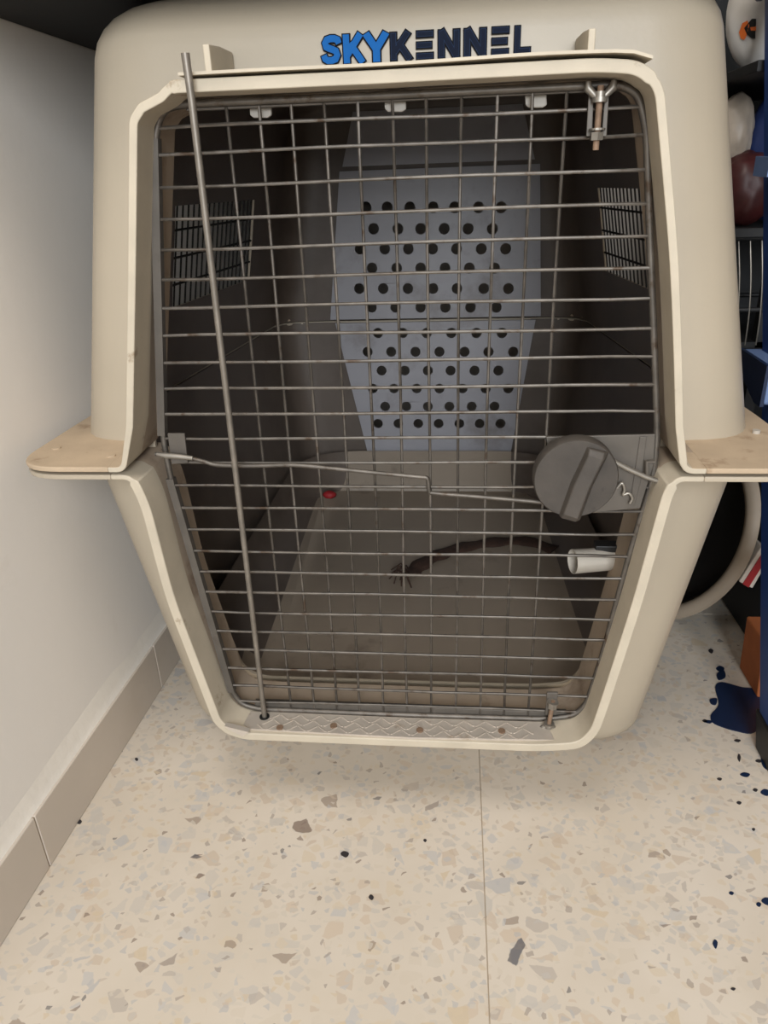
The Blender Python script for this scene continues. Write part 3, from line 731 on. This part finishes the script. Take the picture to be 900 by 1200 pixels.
rk = thing('storage_rack', 'black storage rack behind the blue ladder', 'rack', (.85, .75, 0))
RX0, RX1, RY0, RY1 = .625, .955, .60, .98
for x, y in ((.71, RY0), (RX0, RY1 - .02), (RX1 - .02, RY0), (RX1 - .02, RY1 - .02)):
    for _ in (0,):
        bm = bmesh.new(); box(bm, x, x + .02, y, y + .02, 0, 1.15); tpart('rack_post', bm, RACK, rk, bevel=.001)
SH = (.06, .44, .635, .855, 1.13)
for z in SH:
    bm = bmesh.new(); box(bm, RX0 - .015, RX1, RY0 - (.16 if .4 < z < .5 else .096 if .8 < z < .9 else .03), RY1, z - .014, z); tpart('rack_shelf', bm, RACK, rk, bevel=.001)
bm = bmesh.new(); box(bm, RX0, RX1, RY1 - .006, RY1 + .002, .02, 1.15); tpart('rack_back', bm, RACK, rk)
def blob(name, m, c, r, label, cat, seed, flat=None, amp=.16, base=None, taper=0.0):
    rnd = random.Random(seed); bm = bmesh.new(); bmesh.ops.create_icosphere(bm, subdivisions=4, radius=1)
    ks = [(Vector((rnd.uniform(-1, 1), rnd.uniform(-1, 1), rnd.uniform(-1, 1))).normalized() * rnd.uniform(2, 9), rnd.uniform(0, 6), rnd.uniform(.3, 1)) for _ in range(16)]
    for v in bm.verts:
        p = v.co.copy(); d = sum(a * abs(math.sin(k.dot(p) + ph)) for k, ph, a in ks) / 16
        q = p * (1 - amp + amp * 2 * d); z = q.z; tp = 1 - taper * (z * .5 + .5)
        v.co = Vector((c[0] + q.x * r[0] * tp, c[1] + q.y * r[1] * tp, c[2] + z * r[2]))
        if base is not None: v.co.z = max(v.co.z, base)
    o = obj(name, bm, m, smooth=70); tag(o, label, cat); return o
wbag = blob('plastic_bag', BAGW, (.655, .625, .935), (.058, .05, .085), 'white plastic bag with an orange and black mark on the black rack', 'bag', 3, base=.8555, amp=.10)
from mathutils.bvhtree import BVHTree
_b = bmesh.new(); _b.from_mesh(wbag.data); bvh = BVHTree.FromBMesh(_b)
for m, poly in ((ORANGE, [(866, 38), (870, 27), (876, 24), (878, 30), (874, 44), (872, 47), (868, 45)]), (BLACKP, [(872, 33), (876, 28), (881, 22), (886, 22), (886, 28), (879, 29), (876, 34), (880, 38), (885, 39), (885, 45), (881, 45), (875, 40)]), (ORANGE, [(879, 32), (886, 31), (886, 36), (880, 36)])):
    V = []
    for x, y in poly:
        d = ray(x, y).normalized(); hit = bvh.ray_cast(CAM, d)[0]
        if hit is None: hit = CAM + d * ((.59 - CAM.y) / d.y)
        V.append((hit - d * .004, hit + d * .004))
    bm = bmesh.new(); A = [bm.verts.new(a) for a, c in V]; Cv = [bm.verts.new(c) for a, c in V]; fs = [bm.faces.new(A), bm.faces.new(Cv[::-1])]
    for k in range(len(V)): bm.faces.new((A[k], A[(k + 1) % len(V)], Cv[(k + 1) % len(V)], Cv[k]))
    bmesh.ops.triangulate(bm, faces=fs); obj('bag_print', bm, m, wbag)
blob('plastic_bag', BAGR, (.662, .625, .690), (.050, .05, .058), 'dark red plastic bag low on the black rack beside the kennel', 'bag', 5, base=.6355, amp=.2)
blob('plastic_bag', BAGP, (.640, .655, .772), (.032, .04, .062), 'crumpled pale clear bag above the dark red bag', 'bag', 9, amp=.3, base=.735)
blob('plastic_bag', BAGB, (.722, .660, .742), (.060, .040, .105), 'rounded blue plastic bag next to the crumpled pale bag', 'bag', 12, amp=.06, base=.6355)
# wire basket
wbk = thing('wire_basket', 'black basket with curved bright wires on the rack beside the kennel', 'basket', (.72, .66, .44))
bm = bmesh.new(); box(bm, .632, .86, .60, .76, .4402, .450); tpart('basket_base', bm, RACK, wbk)
for k in range(13):
    x = .640 + k * .018; bm = bmesh.new(); P = [(x, .600, .445), (x - .005, .592, .50), (x - .013, .590, .56), (x - .022, .596, .618)]
    tube(bm, [tuple(p) for p in catmull(P, 4)], .0013, 6); tpart('basket_wire', bm, CHROME, wbk, smooth=60)
for z, dx in ((.505, -.006), (.618, -.022)):
    bm = bmesh.new(); tube(bm, [(.630 + dx, .594, z), (.86, .594, z), (.86, .76, z), (.630 + dx, .76, z)], .004, 8, closed=True); tpart('basket_rim', bm, RACK, wbk, smooth=60)
# red and white packet leaning on the ladder side
a = onY(872, 682, .36); pk = thing('red_striped_packet', 'small white packet with a red stripe behind the ladder rail', 'packet', (.66, .36, 0))
bm = bmesh.new(); A, Bq, C_, D = (onY(x, y, .34) for x, y in ((866, 682), (882, 690), (905, 650), (893, 640))); prism(bm, [(v.x, v.z) for v in (A, Bq, C_, D)], 'y', .34, .37); tpart('packet', bm, PACK, pk, bevel=.002)
bm = bmesh.new(); A, Bq, C_, D = (onY(x, y, .34) for x, y in ((870, 684), (877, 688), (901, 650), (895, 645))); prism(bm, [(v.x, v.z) for v in (A, Bq, C_, D)], 'y', .3385, .3715); tpart('red_stripe', bm, REDM, pk)
bm = bmesh.new(); box(bm, .690, .95, .335, .565, .0, onY(874, 686, .34).z - .0005)
crate = obj('black_crate', bm, RACK, bevel=.006); tag(crate, 'dark box on the floor behind the ladder under the striped packet', 'box')
bm = bmesh.new(); prism(bm, [(.215, 0), (.29, 0), (.30, .09), (.225, .09)], 'x', .652, .92)
cb = obj('cardboard_box', bm, CARD, bevel=.003); tag(cb, 'small brown cardboard box on the floor behind the ladder foot', 'box')

# ------------------------------------------------------------------ paint spill and specks on the floor
def puddle(name, px, m, h=.0012, parent=floor, n=4):
    V = [onZ(x, y, .0) for x, y in px]; Q = catmull(V, n, True)
    bm = bmesh.new(); prism(bm, [(p.x, p.y) for p in Q], 'z', -.0004, h); return obj(name, bm, m, parent)
puddle('paint_spill', [(838, 806), (846, 800), (870, 806), (905, 812), (915, 850), (893, 853), (880, 860), (862, 857), (848, 853), (835, 847), (833, 838), (842, 826)], PAINT)
puddle('paint_spill', [(840, 790), (848, 786), (850, 794), (842, 797)], PAINT)
puddle('paint_spill', [(832, 820), (840, 819), (839, 826), (833, 825)], PAINT)
puddle('paint_spill', [(894, 880), (915, 870), (915, 905), (898, 902), (892, 893)], PAINT)
for x, y, rx, ry, m in ((873, 908, 6, 3, PAINT), (897, 929, 6, 4, PAINT), (898, 1056, 6, 5, PAINT), (889, 1060, 3, 3, PAINT), (838, 1106, 3, 6, PAINT), (857, 1047, 3, 2, PAINT), (866, 941, 3, 2, DARKSPOT), (843, 913, 3, 2, DARKSPOT), (864, 868, 4, 2, DARKSPOT), (866, 888, 2, 5, DARKSPOT), (889, 892, 4, 2, DARKSPOT), (885, 926, 3, 2, DARKSPOT), (883, 972, 2, 2, DARKSPOT), (859, 1159, 3, 2, DARKSPOT), (92, 963, 4, 3, DARKSPOT), (160, 890, 2, 2, DARKSPOT), (404, 1001, 5, 4, DARKSPOT), (498, 985, 2, 2, DARKSPOT), (435, 1052, 3, 3, DARKSPOT), (826, 845, 3, 2, DARKSPOT), (830, 846, 5, 2, PAINT), (844, 784, 5, 4, PAINT), (833, 763, 3, 3, DARKSPOT)):
    k = random.uniform(.7, 1.2)
    puddle('paint_speck' if m is PAINT else 'dirt_speck', [(x - rx, y), (x - rx * .2, y - ry * k), (x + rx, y - ry * .2), (x + rx * .3, y + ry)], m, .0006, n=3)
